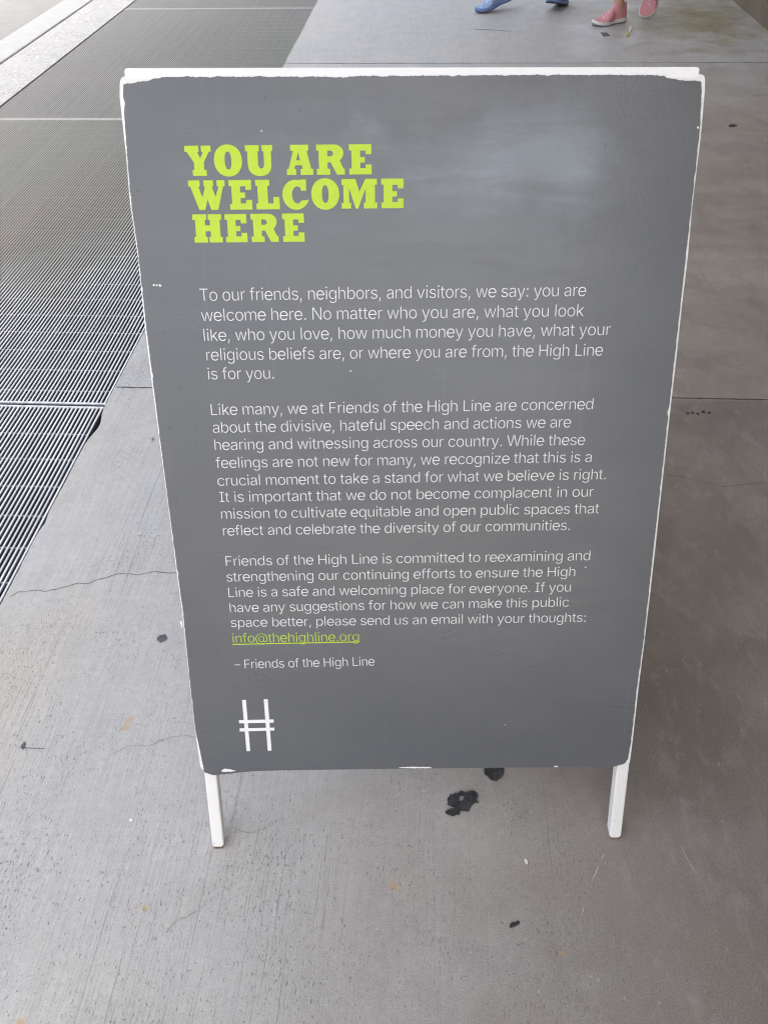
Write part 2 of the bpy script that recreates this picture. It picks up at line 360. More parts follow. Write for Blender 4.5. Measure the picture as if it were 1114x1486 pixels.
GLYPHS = '''{",":[188,[[[76,-108,123,60,77,60,51,-108]]]],".":[188,[[[105,8,113,11,120,17,126,24,129,32,129,50,126,58,120,65,113,71,104,75,95,76,86,75,78,72,70,65,64,58,62,51,61,41,62,31,64,24,70,17,78,10,86,8]]]],":":[188,[[[105,8,113,11,120,17,126,24,129,32,129,50,126,58,120,65,113,71,104,75,95,76,86,75,78,72,70,65,64,58,62,51,61,41,62,31,64,24,70,17,78,10,86,8]],[[104,283,113,286,120,292,129,307,129,325,126,334,120,341,113,346,104,350,95,351,86,350,78,346,70,341,65,334,62,326,62,307,64,299,70,292,86,283]]]],"@":[676,[[[373,-124,427,-117,477,-106,491,-100,482,-73,430,-88,377,-96,316,-94,278,-89,242,-78,210,-64,182,-46,157,-25,135,2,118,30,105,62,94,98,89,137,87,178,89,219,94,257,105,293,118,325,135,353,156,379,180,402,208,419,238,434,271,445,308,451,347,453,386,451,422,445,454,434,483,419,509,401,531,380,550,357,565,332,577,305,586,275,590,246,592,215,590,151,587,125,581,103,575,84,565,69,552,57,536,50,518,48,502,51,487,57,476,67,469,81,464,95,463,110,463,324,430,324,430,295,411,295,401,306,392,314,380,321,366,328,350,331,330,332,306,330,283,324,263,313,244,298,229,281,217,260,207,236,201,210,199,182,201,153,206,126,214,100,225,79,240,59,257,44,277,33,300,26,326,24,349,26,367,30,382,39,394,49,404,60,413,79,431,79,436,60,441,52,457,37,467,31,492,24,504,22,539,24,557,28,572,37,585,49,596,63,605,80,612,99,620,143,624,191,622,250,616,283,607,315,593,346,575,374,554,400,529,424,501,443,468,459,432,472,393,478,349,481,304,478,262,471,224,460,189,444,158,424,131,400,107,373,88,341,71,305,61,267,54,225,51,179,54,132,61,89,71,50,87,14,107,-18,130,-45,157,-68,189,-88,225,-104,264,-115,308,-122],[329,54,352,55,372,61,388,69,403,82,414,96,422,115,432,159,433,185,432,211,427,234,421,253,412,269,400,282,386,292,369,297,331,303,311,301,293,295,277,286,263,275,251,260,242,243,236,225,232,205,231,185,232,163,235,142,241,122,248,103,258,87,272,73,288,62,308,56]]]],"F":[410,[[[114,11,114,232,335,232,335,267,114,267,114,463,358,463,358,498,71,498,71,11]]]],"H":[517,[[[114,11,114,243,403,243,403,11,446,11,446,498,403,498,403,278,114,278,114,498,71,498,71,11]]]],"I":[300,[[[258,11,258,46,172,46,172,463,258,463,258,498,42,498,42,463,129,463,129,46,42,46,42,11]]]],"L":[393,[[[350,11,350,46,114,46,114,498,71,498,71,11]]]],"N":[523,[[[114,11,114,313,109,441,125,444,177,351,203,309,393,11,452,11,452,498,410,498,410,142,415,66,397,64,378,102,334,177,130,498,71,498,71,11]]]],"T":[449,[[[204,463,204,11,246,11,246,463,406,463,406,498,43,498,43,463]]]],"W":[686,[[[222,11,319,373,337,464,349,464,362,393,372,348,463,11,522,11,656,498,611,498,517,126,501,51,484,51,455,177,372,498,314,498,218,126,202,51,184,51,161,160,74,498,30,498,163,11]]]],"a":[389,[[[196,7,211,11,236,25,244,33,258,49,266,63,288,63,288,11,326,11,326,251,324,276,320,298,312,315,303,330,293,342,266,359,252,365,221,371,207,373,174,372,155,369,136,365,118,358,101,349,86,338,72,324,60,308,56,298,94,287,101,299,110,309,131,325,145,332,160,337,177,341,196,342,213,341,230,337,245,332,258,324,268,314,277,302,282,288,286,274,287,254,284,242,280,233,271,226,261,221,180,209,127,200,96,190,71,175,61,167,52,155,46,143,43,126,41,108,43,86,48,67,57,51,68,36,82,24,99,15,118,7,138,4,160,2],[170,34,194,36,214,41,233,50,249,60,262,73,272,88,280,104,285,120,287,137,287,212,263,194,229,187,144,173,130,169,106,156,95,146,87,135,82,120,81,105,82,91,86,78,93,66,102,56,114,48,140,37]]]],"b":[424,[[[258,5,284,13,307,25,328,42,346,63,360,88,371,119,377,152,379,189,377,226,371,258,360,288,345,314,327,334,307,352,283,364,257,371,229,373,208,372,191,369,176,363,145,339,124,308,103,308,103,498,64,498,64,11,101,11,101,70,124,70,132,56,154,29,177,14,192,7,209,4,229,3],[220,36,244,38,267,45,286,57,302,73,315,91,326,113,334,136,338,162,339,189,338,216,334,242,326,265,316,286,303,305,286,320,267,332,245,339,220,341,196,339,174,332,155,321,139,306,125,288,115,267,107,244,103,217,102,189,103,161,107,136,115,111,126,89,139,71,156,56,175,45,196,38]]]],"c":[396,[[[242,6,258,9,287,21,300,30,323,50,340,75,349,95,311,104,301,83,287,65,278,57,257,45,221,36,207,35,182,38,159,45,138,57,122,73,109,91,98,113,91,137,87,162,85,187,87,213,91,238,98,262,109,283,122,303,138,319,158,331,182,339,207,341,233,339,245,335,276,320,286,312,299,295,310,275,348,284,340,303,322,328,299,347,286,354,257,367,225,373,176,371,148,364,123,351,100,333,81,312,66,286,54,257,48,224,45,187,48,152,54,119,66,90,81,64,100,43,123,25,148,13,176,6,207,3]]]],"d":[424,[[[216,4,233,7,247,14,260,21,279,38,301,70,324,70,324,11,361,11,361,498,322,498,322,308,300,308,286,330,279,339,261,355,248,363,234,369,217,372,196,373,167,371,141,364,118,352,97,334,79,314,65,288,53,258,47,226,45,189,47,152,53,119,65,89,79,63,97,42,117,25,141,13,167,5,195,3],[205,36,228,38,250,45,269,56,286,71,299,90,309,111,317,136,321,161,323,189,321,217,317,243,310,267,299,288,286,306,269,321,250,332,229,339,205,341,180,339,157,332,138,320,122,305,109,287,98,265,91,241,87,216,85,189,87,162,91,136,99,113,109,92,122,73,138,57,157,45,180,38]]]],"e":[404,[[[372,175,371,212,366,245,356,275,343,302,326,325,305,344,282,360,255,371,227,377,194,378,163,374,136,365,111,352,89,334,70,313,55,287,44,259,37,228,34,193,36,156,41,124,52,95,66,68,83,46,105,27,129,12,155,2,184,-3,218,-4,247,1,274,11,299,25,320,43,338,65,304,90,288,70,270,54,248,43,225,37,197,35,172,39,149,47,128,60,111,78,97,99,86,124,80,152,77,183,79,216,84,244,94,270,108,292,124,310,144,324,166,334,191,339,219,338,243,333,265,322,285,307,301,288,314,266,323,240,328,211,329,177]],[[54,173,371,173,370,208,54,208]]]],"f":[254,[[[17,368,17,338,217,338,217,368]],[[131,11,131,419,132,437,137,453,146,467,159,478,176,483,203,485,228,480,221,485,230,515,235,513,210,518,187,519,171,518,155,515,140,509,126,501,115,491,105,480,97,466,93,450,92,432,92,11]]]],"g":[425,[[[236,-138,262,-133,287,-126,308,-115,327,-101,341,-84,353,-63,359,-38,361,-9,361,368,324,368,324,308,303,308,280,339,272,348,261,356,248,363,234,369,217,372,196,373,168,371,142,364,118,352,98,334,80,314,65,288,53,260,47,228,45,191,47,155,53,123,65,95,80,71,97,51,119,36,142,24,167,18,195,16,216,17,233,20,260,32,279,48,300,79,322,79,322,-7,319,-37,307,-64,289,-84,265,-97,238,-106,207,-108,186,-107,166,-104,150,-98,136,-91,114,-74,98,-55,66,-73,68,-78,89,-102,103,-113,119,-122,137,-130,158,-135,207,-140],[205,48,229,50,250,56,270,66,286,80,299,97,310,117,318,139,322,165,323,193,322,220,318,245,310,268,300,289,287,306,270,321,251,332,229,339,205,341,180,339,159,332,139,321,122,305,109,288,99,266,91,244,87,219,85,193,87,166,91,141,99,119,109,98,123,80,139,67,159,56,181,50]]]],"h":[410,[[[104,249,109,269,116,288,128,304,140,316,156,326,172,334,190,339,210,340,238,337,261,327,281,311,296,291,304,265,307,236,307,11,346,11,346,240,344,270,340,295,331,316,320,333,306,348,290,359,272,367,250,372,227,373,202,371,179,364,158,353,140,337,126,314,119,298,103,298,103,498,64,498,64,11,103,11,103,227]]]],"i":[167,[[[103,11,103,368,64,368,64,11]],[[92,455,100,457,112,469,114,475,114,491,112,498,107,504,100,508,92,512,84,513,76,512,68,508,61,504,56,498,52,483,53,475,56,469,68,457,76,455]]]],"k":[381,[[[100,152,180,207,341,372,289,371,100,185]],[[103,11,103,501,63,501,63,11]],[[352,9,184,231,149,196,301,10]]]],"l":[168,[[[103,11,103,509,65,509,65,11]]]],"m":[610,[[[103,11,103,238,104,259,109,278,117,294,127,309,138,321,153,330,168,336,183,340,199,341,222,339,243,332,260,319,274,303,283,283,285,261,285,11,324,11,324,247,325,265,335,295,345,309,356,320,369,329,384,336,401,340,419,341,440,340,460,333,480,321,494,304,504,282,507,255,507,11,546,11,546,255,544,282,540,304,531,323,521,339,507,353,492,362,475,370,456,374,437,375,418,374,401,371,385,365,370,357,357,348,345,336,335,323,327,306,307,306,304,316,294,336,280,353,263,365,243,372,219,375,204,374,190,372,177,366,151,350,140,339,131,326,123,306,101,306,101,368,64,368,64,11]]]],"n":[410,[[[104,249,109,269,116,288,128,304,140,316,156,326,172,334,190,339,210,340,238,337,261,327,281,311,296,291,304,265,307,236,307,11,346,11,346,240,344,270,340,295,331,316,320,333,306,348,290,359,272,367,250,372,227,373,202,371,179,364,158,353,140,337,126,314,119,298,101,298,101,368,64,368,64,11,103,11,103,227]]]],"o":[415,[[[239,6,267,13,293,25,316,43,334,64,349,90,361,119,368,152,370,187,368,224,361,257,349,286,334,312,316,333,293,351,267,364,239,371,207,373,176,371,148,364,123,351,100,333,81,312,66,286,54,257,48,224,45,187,48,152,54,119,66,90,81,64,100,43,123,25,148,13,176,6,207,3],[207,35,233,38,256,45,277,57,293,73,307,91,317,113,325,136,329,162,330,187,329,213,325,239,317,262,307,283,293,303,277,319,257,331,233,339,207,341,182,339,158,331,138,319,122,303,109,283,98,262,91,238,87,213,85,187,87,162,91,137,98,113,109,91,122,73,138,57,159,45,182,38]]]],"p":[424,[[[103,-132,103,70,124,70,146,38,154,29,165,21,178,14,192,7,209,4,229,3,258,5,284,13,307,25,328,42,346,63,360,88,371,119,377,152,379,189,377,226,371,258,360,288,345,314,327,334,307,352,283,364,257,371,229,373,208,372,191,369,176,363,145,339,124,308,101,308,101,368,64,368,64,-132],[220,36,244,38,267,45,286,57,302,73,315,91,326,113,334,136,338,162,339,189,338,216,334,242,326,265,316,286,303,305,286,320,267,332,245,339,220,341,196,339,174,332,155,321,139,306,125,288,115,267,107,244,103,217,102,189,103,161,107,136,115,111,126,89,139,71,156,56,175,45,196,38]]]],"q":[424,[[[361,368,324,368,324,308,302,308,279,339,261,355,248,363,234,369,217,372,196,373,167,371,141,364,118,352,97,334,79,314,65,288,53,258,47,226,45,189,47,152,53,119,65,89,79,63,97,42,117,25,141,13,167,5,195,3,216,4,233,7,247,14,260,21,279,38,286,47,300,70,322,70,322,-132,361,-132],[205,36,228,38,250,45,269,56,286,71,299,90,309,111,317,136,321,161,323,189,321,217,317,243,310,267,299,288,286,306,269,321,250,332,229,339,205,341,180,339,157,332,138,320,122,305,109,287,98,265,91,241,87,216,85,189,87,162,91,136,99,113,109,92,122,73,138,57,157,45,180,38]]]],"r":[259,[[[103,11,103,237,104,256,109,273,117,290,127,303,139,314,154,325,171,331,206,337,238,335,232,336,232,373,218,374,193,372,175,367,158,358,145,346,133,333,122,310,101,310,101,368,64,368,64,11]]]],"s":[365,[[[209,4,233,8,256,16,275,27,291,39,303,53,313,69,318,87,320,107,317,128,310,148,298,163,281,178,257,190,149,219,131,225,117,235,106,247,99,261,98,277,101,296,110,312,124,326,143,336,164,342,187,344,212,342,233,335,250,324,263,311,274,290,310,298,308,304,291,332,279,344,265,354,250,362,231,369,211,372,187,373,162,372,140,368,119,360,101,351,86,339,74,326,65,310,60,293,58,274,61,252,68,232,80,216,98,201,122,190,152,180,233,160,248,153,262,144,272,131,276,118,279,103,275,84,267,67,250,53,231,43,208,36,181,34,158,36,137,42,118,51,103,65,91,82,87,94,49,86,51,77,59,60,70,45,83,32,98,21,116,13,135,8,158,4,182,3]]]],"t":[227,[[[17,368,17,338,193,338,193,368]],[[76,94,79,67,87,46,100,29,118,17,140,10,175,7,200,9,194,41,181,39,154,40,139,45,128,53,120,66,116,81,115,98,115,460,76,460]]]],"u":[410,[[[207,8,230,15,251,26,269,42,284,65,291,81,309,81,309,11,346,11,346,368,307,368,307,153,306,130,300,109,293,92,283,76,270,63,254,53,238,45,220,40,200,39,172,42,149,52,129,68,114,89,105,115,103,144,103,368,64,368,64,139,65,110,70,85,79,64,91,46,104,31,120,20,138,12,160,8,182,6]]]],"v":[389,[[[219,11,355,368,313,368,219,107,199,32,191,32,177,84,163,129,76,368,33,368,170,11]]]],"w":[567,[[[191,11,248,210,277,327,290,327,324,192,376,11,421,11,530,368,488,368,430,160,405,52,389,52,371,134,352,211,308,368,260,368,203,160,178,52,162,52,144,134,79,368,38,368,146,11]]]],"x":[379,[[[85,11,151,109,185,171,192,171,228,109,293,11,337,11,214,199,214,184,332,368,288,368,242,300,212,248,195,217,188,217,161,265,94,368,49,368,166,186,166,203,42,11]]]],"y":[389,[[[74,-133,91,-134,108,-133,122,-131,134,-126,147,-119,158,-111,169,-100,178,-87,186,-72,355,368,313,368,219,107,198,32,191,32,177,84,163,129,76,368,33,368,174,-1,155,-56,147,-70,138,-81,128,-90,117,-96,106,-100,94,-101,69,-98,60,-131]]]],"z":[380,[[[328,11,328,45,115,45,115,64,322,335,322,368,59,368,59,334,265,334,265,316,53,42,53,11]]]],"–":[350,[[[11,233,11,199,339,199,339,233]]]]," ":[188,[]]}'''
# ------------------------------------------------------------------ setting
EDGE, LEFT, KERB, KERB2, WALLX = -0.8555, -2.175, -2.481, -2.682, 1.973
Y0, Y1 = -3.2, 9.4
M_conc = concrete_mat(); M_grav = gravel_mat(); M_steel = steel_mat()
M_kerb = plain('kerb_concrete', (.33, .328, .322), .65, .07, 18)
M_road = plain('road_surface', (.215, .208, .192), .75, .08, 9)
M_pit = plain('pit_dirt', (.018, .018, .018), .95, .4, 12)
M_dark = plain('joint_dirt', (.06, .055, .05), .95, .3, 60)
M_crack = plain('crack_dirt', (.27, .265, .255), .95, .2, 60)
M_crackd = plain('crack_dirt_dark', (.105, .092, .078), .95, .3, 60)
M_tar = plain('tar', (.030, .030, .034), .62, .55, 130, bump=.0016)
M_wall = plain('dark_wall', (.17, .14, .095), .8, .15, 5)
M_ceil = plain('soffit_concrete', (.34, .33, .32), .8, .12, 3)

# pavement: a slab with a slightly ragged edge against the grating
bm = bmesh.new()
pts = []
y = Y0
while y < Y1:
    a = noise.noise(Vector((y * 9, 3, 0))) * .0022 + noise.noise(Vector((y * 45, 7, 0))) * .0015
    d1 = math.exp(-((y - 1.60) / .045) ** 2) * .013 + math.exp(-((y - 1.245) / .02) ** 2) * .004
    pts.append((EDGE + a + d1, y))
    y += .012 if .9 < y < 5 else .06
loop = [(WALLX, Y0), (WALLX, Y1)] + pts[::-1]
bm_flat(bm, [loop], 0.0, -0.30)
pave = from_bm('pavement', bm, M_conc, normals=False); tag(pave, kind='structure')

def strip(bm, pts, w, z, jit=0.0, taper=True):
    """a thin ribbon along a polyline on the ground"""
    P = []
    for i in range(len(pts) - 1):
        a, b = Vector(pts[i]), Vector(pts[i+1])
        n = max(1, int((b - a).length / .006)) if jit else 1
        for k in range(n): P.append(a.lerp(b, k / n))
    P.append(Vector(pts[-1]))
    L, Rr = [], []
    for i, p in enumerate(P):
        a, b = P[max(0, i-1)], P[min(len(P)-1, i+1)]
        d = (b - a).normalized(); nn = Vector((-d.y, d.x))
        off = (noise.noise(Vector((p.x * 70, p.y * 70, 1))) * jit) if jit else 0
        ww = w * (.55 + .9 * abs(noise.noise(Vector((p.x * 50, p.y * 50, 5))))) if jit else w
        if taper and jit and i in (0, len(P)-1): ww *= .2
        q = p + nn * off
        L.append(bm.verts.new((q.x + nn.x*ww/2, q.y + nn.y*ww/2, z)))
        Rr.append(bm.verts.new((q.x - nn.x*ww/2, q.y - nn.y*ww/2, z)))
    for i in range(len(P) - 1): bm.faces.new((Rr[i], Rr[i+1], L[i+1], L[i]))
def g2(l): return [gp(*p).to_2d() for p in l]
for jy in (1.772, 4.925, 8.09):
    bm = bmesh.new(); strip(bm, [(EDGE + .004, jy), (WALLX, jy)], .0045 if jy < 3 else .006, .001, .0016, False)
    tag(from_bm('expansion_joint', bm, M_dark, pave), kind='structure')
for pl, w in (([(13,868),(27,860),(51,857),(70,858),(89,854),(113,847),(129,846),(151,839),(180,832),(194,835),(223,830),(262,832)], .0017),
              ([(161,1096),(183,1084),(220,1080),(245,1070),(290,1068)], .0010),
              ([(324,1202),(343,1201),(360,1209),(381,1204),(410,1188)], .0010),
              ([(960,690),(985,691),(1010,699),(1050,706),(1062,705),(1085,702),(1125,700)], .0013),
              ([(236,1357),(260,1335),(290,1322),(300,1305)], .0009),
              ([(688,42.5),(716,43.5),(742,46)], .008)):
    bm = bmesh.new(); strip(bm, g2(pl), w, .001, .004 if w < .005 else .002)
    tag(from_bm('pavement_crack', bm, M_dark if w > .002 else (M_crackd if w > .0012 else M_crack), pave), kind='structure')
M_scr = plain('chalk_scratch', (.43, .425, .42), .8, .1, 90)
bm = bmesh.new()
for pl in ([(876,1239),(871,1250)], [(869,1255),(864,1266),(858,1281)], [(853,1296),(851,1300)], [(847,1314),(843,1330)]):
    strip(bm, g2(pl), .0022, .001, .002)
for pl in ([(985,1226),(999,1251),(1008,1268)], [(1040,1240),(1047,1246)]):
    strip(bm, g2(pl), .0013, .001, .001)
tag(from_bm('pavement_scratch', bm, M_scr, pave), kind='structure')

# the trench under the grating
bm = bmesh.new()
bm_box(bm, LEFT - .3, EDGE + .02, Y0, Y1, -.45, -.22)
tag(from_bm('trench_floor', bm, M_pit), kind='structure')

def grate(y0, y1, label):
    root = empty('steel_grating', ((LEFT + EDGE) / 2, y0, 0))
    tag(root, label, 'grating', 'steel gratings laid end to end')
    top, dep, pitch, th = -.002, .025, .0112, .0042
    x0, x1 = LEFT + .006, EDGE - .005
    bm = bmesh.new(); x = x1 - th / 2
    while x > x0:
        j = noise.noise(Vector((x * 40, y0, 0))) * .0007
        bm_box(bm, x - th/2, x + th/2, y0 + .006, y1 - .006, top - dep + j - .001, top + j - .0005)
        x -= pitch
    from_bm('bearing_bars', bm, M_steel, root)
    bm = bmesh.new(); y = y0 + .062
    while y < y1 - .03:
        bm_box(bm, x0, x1, y - .0018, y + .0018, top - .010, top - .0035); y += .1005
    from_bm('cross_rods', bm, M_steel, root)
    for a in (y0, y1 - .0055):
        bm = bmesh.new(); bm_box(bm, x0 - .003, x1 + .003, a, a + .0055, top - dep, top + .0008, .0008, 1)
        from_bm('end_band', bm, M_steel, root)
    return root
S = (-.61, 1.69, 3.994, 6.298, 8.6)
GL = ('steel grating panel beside the sign, nearest of the row, cut off by the left edge',
      'steel grating panel behind the sign, second from the front of the row',
      'far steel grating panel along the pebble strip, third from the front of the row',
      'farthest steel grating panel, only its near end showing at the top edge')
for i in range(4): grate(S[i] + .006, S[i+1] - .006, GL[i])

bm = bmesh.new(); bm_box(bm, KERB + .003, LEFT, Y0, Y1, -.30, .002)
tag(from_bm('pebble_strip', bm, M_grav), kind='structure')
bm = bmesh.new(); bm_box(bm, KERB2, KERB - .001, Y0, Y1, -.30, .012, .006)
tag(from_bm('kerb', bm, M_kerb), kind='structure')
bm = bmesh.new(); bm_box(bm, -60, KERB2 - .004, -60, 90, -.6, -.012)
tag(from_bm('road', bm, M_road), kind='structure')
bm = bmesh.new()
v = [bm.verts.new(p) for p in ((-900,-900,-.7),(900,-900,-.7),(900,900,-.7),(-900,900,-.7))]; bm.faces.new(v)
tag(from_bm('ground', bm, M_road), kind='structure')
bm = bmesh.new(); bm_box(bm, KERB2 - .004, 40, -60, Y0 - .002, -.6, -.004); bm_box(bm, KERB2 - .004, 40, Y1 + .002, 90, -.6, -.004)
tag(from_bm('plaza', bm, M_road), kind='structure')
bm = bmesh.new(); bm_box(bm, WALLX, WALLX + .4, Y0, Y1, -.3, 4.3)
tag(from_bm('wall', bm, M_wall), 'dark brown wall running along the right side of the passage', 'wall')
bm = bmesh.new(); bm_box(bm, CEIL_X, WALLX + 8, CEIL_Y, Y1, 4.302, 4.9)
tag(from_bm('ceiling', bm, M_ceil), kind='structure')

# ------------------------------------------------------------------ marks and litter on the pavement
def outline(pts, jit=.0008, step=.0012, seed=0, sharp=False):
    """a traced outline on the ground, roughened"""
    P = [Vector(p) for p in pts]; n = len(P); out = []
    for i in range(n):
        p0, p1, p2, p3 = P[i-1], P[i], P[(i+1) % n], P[(i+2) % n]
        k = max(2, int((p2 - p1).length / step))
        if sharp: p0, p3 = p1, p2
        for j in range(k):
            t = j / k
            q = p1.lerp(p2, t) if sharp else .5 * ((2*p1) + (p2-p0)*t + (2*p0-5*p1+4*p2-p3)*t*t + (3*p1-p0-3*p2+p3)*t**3)
            q = q + Vector((noise.noise(Vector((q.x*260, q.y*260, seed))), noise.noise(Vector((q.x*260, q.y*260, seed+9))))) * jit + Vector((noise.noise(Vector((q.x*800, q.y*800, seed+3))), noise.noise(Vector((q.x*800, q.y*800, seed+5))))) * jit * .8
            out.append((q.x, q.y))
    return out
def spot(name, loops, mat, label, cat, group=None, th=.0012, jit=.0009, sharp=False):
    c = sum((gp(*p) for p in loops[0]), Vector()) / len(loops[0])
    bm = bmesh.new()
    L = [outline([(gp(*p) - c).to_2d() for p in l], jit, seed=i + c.x, sharp=sharp) for i, l in enumerate(loops)]
    bm_flat(bm, L, th, .0002)
    o = from_bm(name, bm, mat, normals=False); o.location = c
    return tag(o, label, cat, group)
def Z(l, s, ox, oy): return [(ox + x / s, oy + y / s) for x, y in l]
tarA = Z([(200,445),(222,385),(270,365),(345,336),(378,350),(440,336),(495,350),(505,385),(492,425),(508,455),(470,455),(430,505),(410,540),(335,538),(320,575),(290,575),(240,588),(185,558),(215,520),(262,515),(285,500),(225,485)], 6.96, 620, 1100)
hole = Z([(312,405),(370,385),(368,412),(330,442)], 6.96, 620, 1100)
spot('tar_spot', [tarA, hole], M_tar, 'large black ragged tar blot with a pale hole, on the concrete below the sign', 'tar spot', None, .0022, .0018)
tarB = Z([(570,150),(585,88),(610,60),(670,50),(735,62),(768,110),(765,165),(735,205),(685,235),(640,220),(605,190)], 6.96, 620, 1100)
spot('tar_spot', [tarB], M_tar, 'round black tar blot half hidden under the bottom edge of the sign', 'tar spot', None, .0022, .0018)
spot('tar_spot', [[(739,1346),(741,1339),(746,1338),(752,1336),(753,1341),(748,1344),(742,1346)]], M_tar, 'small black jagged tar fleck on the concrete at the lower right', 'tar spot')
spot('gum_spot', [[(228,928),(230,923),(236,921),(242,923),(241,928),(234,932)]], plain('old_gum', (.085,.09,.10), .8, .2, 80), 'dark grey flattened gum spot left of the sign edge', 'gum spot', None, .0014, .0032)
spot('gum_spot', [[(1056,183),(1060,180.5),(1066,180.8),(1069,182.5),(1064,184.5),(1058,184.5)]], plain('old_gum_dark', (.05,.048,.042), .8, .2, 80), 'small dark gum spot right of the top right sign corner', 'gum spot')
M_flake = plain('white_flake', (.74, .73, .71), .7, .05, 80)
spot('paint_flake', [[(760.5,1247),(763,1247.5),(765,1251),(764.5,1254.5),(761.5,1251.5)]], M_flake, 'small white paint flake left of the right front leg', 'flake', None, .0016, .0004)
spot('paint_flake', [[(187,1189),(192,1188.5),(193,1191),(190,1193)]], M_flake, 'tiny white flake on the pale concrete at the lower left', 'flake', None, .0014, .0004)
bits = [((997,600),2.6,1.4),((1004,599),2,1.6),((1012,600.5),2.4,1.6),((1020,598),3,1.8),((1028,599),2.8,1.4)]
bm = bmesh.new(); c = gp(1012, 600)
for (p, a, b) in bits: bm_flat(bm, [outline([(gp(p[0]+a*math.cos(t), p[1]+b*math.sin(t)) - c).to_2d() for t in (0,1.2,2.5,3.7,5)], .002, .002)], .001, .0002)
o = from_bm('tar_smear', bm, M_tar, normals=False); o.location = c; tag(o, 'row of dark smears on the concrete just below the joint on the right', 'smear')
bm = bmesh.new(); c = gp(40, 1085)
strip(bm, [(gp(*p) - c).to_2d() for p in ((26,1084.5),(45,1086),(68,1087))], .0016, .0012, .0006)
bm_flat(bm, [outline([(gp(*p) - c).to_2d() for p in ((31,1083),(34,1079.5),(36,1076.5),(37.5,1080),(36,1084),(34,1087.5))], .0008)], .0014, .0002)
o = from_bm('pen_mark', bm, plain('pen_ink', (.10,.095,.105), .8, .2, 80), normals=False); o.location = c; tag(o, 'thin dark ink line with a blot on the pale concrete at the left edge', 'ink mark')
bm = bmesh.new(); c = gp(222, 638)
for pl in (((216,637),(222,638),(226,637)), ((222,634),(222.5,638),(220,642)), ((222,638),(225,641))): strip(bm, [(gp(*p) - c).to_2d() for p in pl], .0032, .0016, .0006)
o = from_bm('dry_sprig', bm, plain('dry_sprig', (.10,.09,.08), .9, .2, 80)); o.location = c; tag(o, 'tiny dark dried sprig lying on pale concrete left of the sign', 'sprig')
spot('sticker', [[(870.5,47.5),(880,47.5),(885,52.3),(875,53)]], plain('dark_sticker', (.085,.078,.082), .7, .1, 60), 'small dark square sticker on the concrete below the pink sneaker', 'sticker', None, .0015, .0004, True)
def leaf(pl, mat, label):
    P = [gp(*p) for p in pl]; c = sum(P, Vector()) / len(P)
    bm = bmesh.new(); bm_flat(bm, [outline([(p - c).to_2d() for p in P], .002, .006)], .006, .002)
    for v in bm.verts: v.co.z += .006 * math.sin(v.co.x * 60)
    o = from_bm('fallen_leaf', bm, mat, normals=False); o.location = c; tag(o, label, 'leaf')
leaf([(907,51),(910,48),(912,50),(911,53),(908,53)], plain('leaf_yellow', (.42,.36,.06), .7, .1, 60), 'yellow green leaf scrap on the concrete right of the dark sticker')
leaf([(912,45),(913,41),(915,42),(914.5,46)], plain('leaf_pale', (.62,.62,.48), .7, .1, 60), 'pale leaf scrap on the concrete beyond the yellow one')

# ------------------------------------------------------------------ the sign
W_, H_ = 0.64, 0.92015
po = Vector((-0.00848, 0.60418, -1.09871 + CAM_H))
yaw, roll, lean = 0.06946, -0.00898, 0.39908
pu = Vector((math.cos(yaw)*math.cos(roll), math.sin(yaw)*math.cos(roll), math.sin(roll)))
pn0 = Vector((-math.sin(yaw), math.cos(yaw), 0))
pv = Vector((0, 0, math.cos(lean))) + pn0 * math.sin(lean)
pv = (pv - pu * pu.dot(pv)).normalized()
pn = pu.cross(pv)                                  # out of the face, towards the reader
POSE = Matrix((( pu.x, pv.x, pn.x, po.x), (pu.y, pv.y, pn.y, po.y), (pu.z, pv.z, pn.z, po.z), (0, 0, 0, 1)))
CO = Vector((0, 0, CAM_H))
def pp(px, py, off=0.0):
    """panel coordinates (across, up) of a spot of the photograph"""
    d = ray(px, py); o = po + pn * off
    q = CO + d * ((o - CO).dot(pn) / d.dot(pn)) - o
    return Vector((q.dot(pu), q.dot(pv)))

M_white = white_paint(); M_face = face_mat()
M_letw = plain('white_vinyl', (.80, .80, .80), .5, .03, 200)
M_letg = plain('lime_vinyl', (.50, .675, .028), .5, .03, 120)
M_rust = plain('rust', (.17, .105, .070), .85, .35, 200, bump=.001)
M_ply = plain('raw_board_edge', (.36, .29, .24), .85, .2, 160)
M_hinge = plain('zinc', (.45, .45, .44), .4, .1, 90, metal=.7)

ridge = po + pv * (H_ + .004) - pn * .019
sign = empty('a_frame_sign', (ridge.x, ridge.y, 0))
tag(sign, 'grey sandwich board with lime heading and white text on white legs standing on concrete', 'sign')

BL_, BR_, TR_, TL_ = pp(291.5, 1117.5), pp(913, 1111), pp(1023.5, 107), pp(174, 110)
def rounded(loop, r, n=5):
    out = []
    for i, p in enumerate(loop):
        p = Vector(p); a = (Vector(loop[i-1]) - p).normalized(); b = (Vector(loop[(i+1) % len(loop)]) - p).normalized()
        for k in range(n + 1):
            t = k / n; out.append(tuple(p + a*r*(1-t)**2 + b*r*t**2))
    return out
BT = .016
def board(name, loop, th, mat, parent, mw, bevel=.0018):
    b = bmesh.new(); vs = [b.verts.new((p[0], p[1], 0)) for p in loop]
    f = b.faces.new(vs); r = bmesh.ops.extrude_face_region(b, geom=[f])
    for v in r['geom']:
        if isinstance(v, bmesh.types.BMVert): v.co.z = -th
    bmesh.ops.recalc_face_normals(b, faces=b.faces)
    if bevel:
        es = [e for e in b.edges if abs(e.verts[0].co.z - e.verts[1].co.z) < 1e-6]
        bmesh.ops.bevel(b, geom=es, offset=bevel, segments=2, profile=.5, affect='EDGES', clamp_overlap=True)
    return from_bm(name, b, mat, parent, mw)
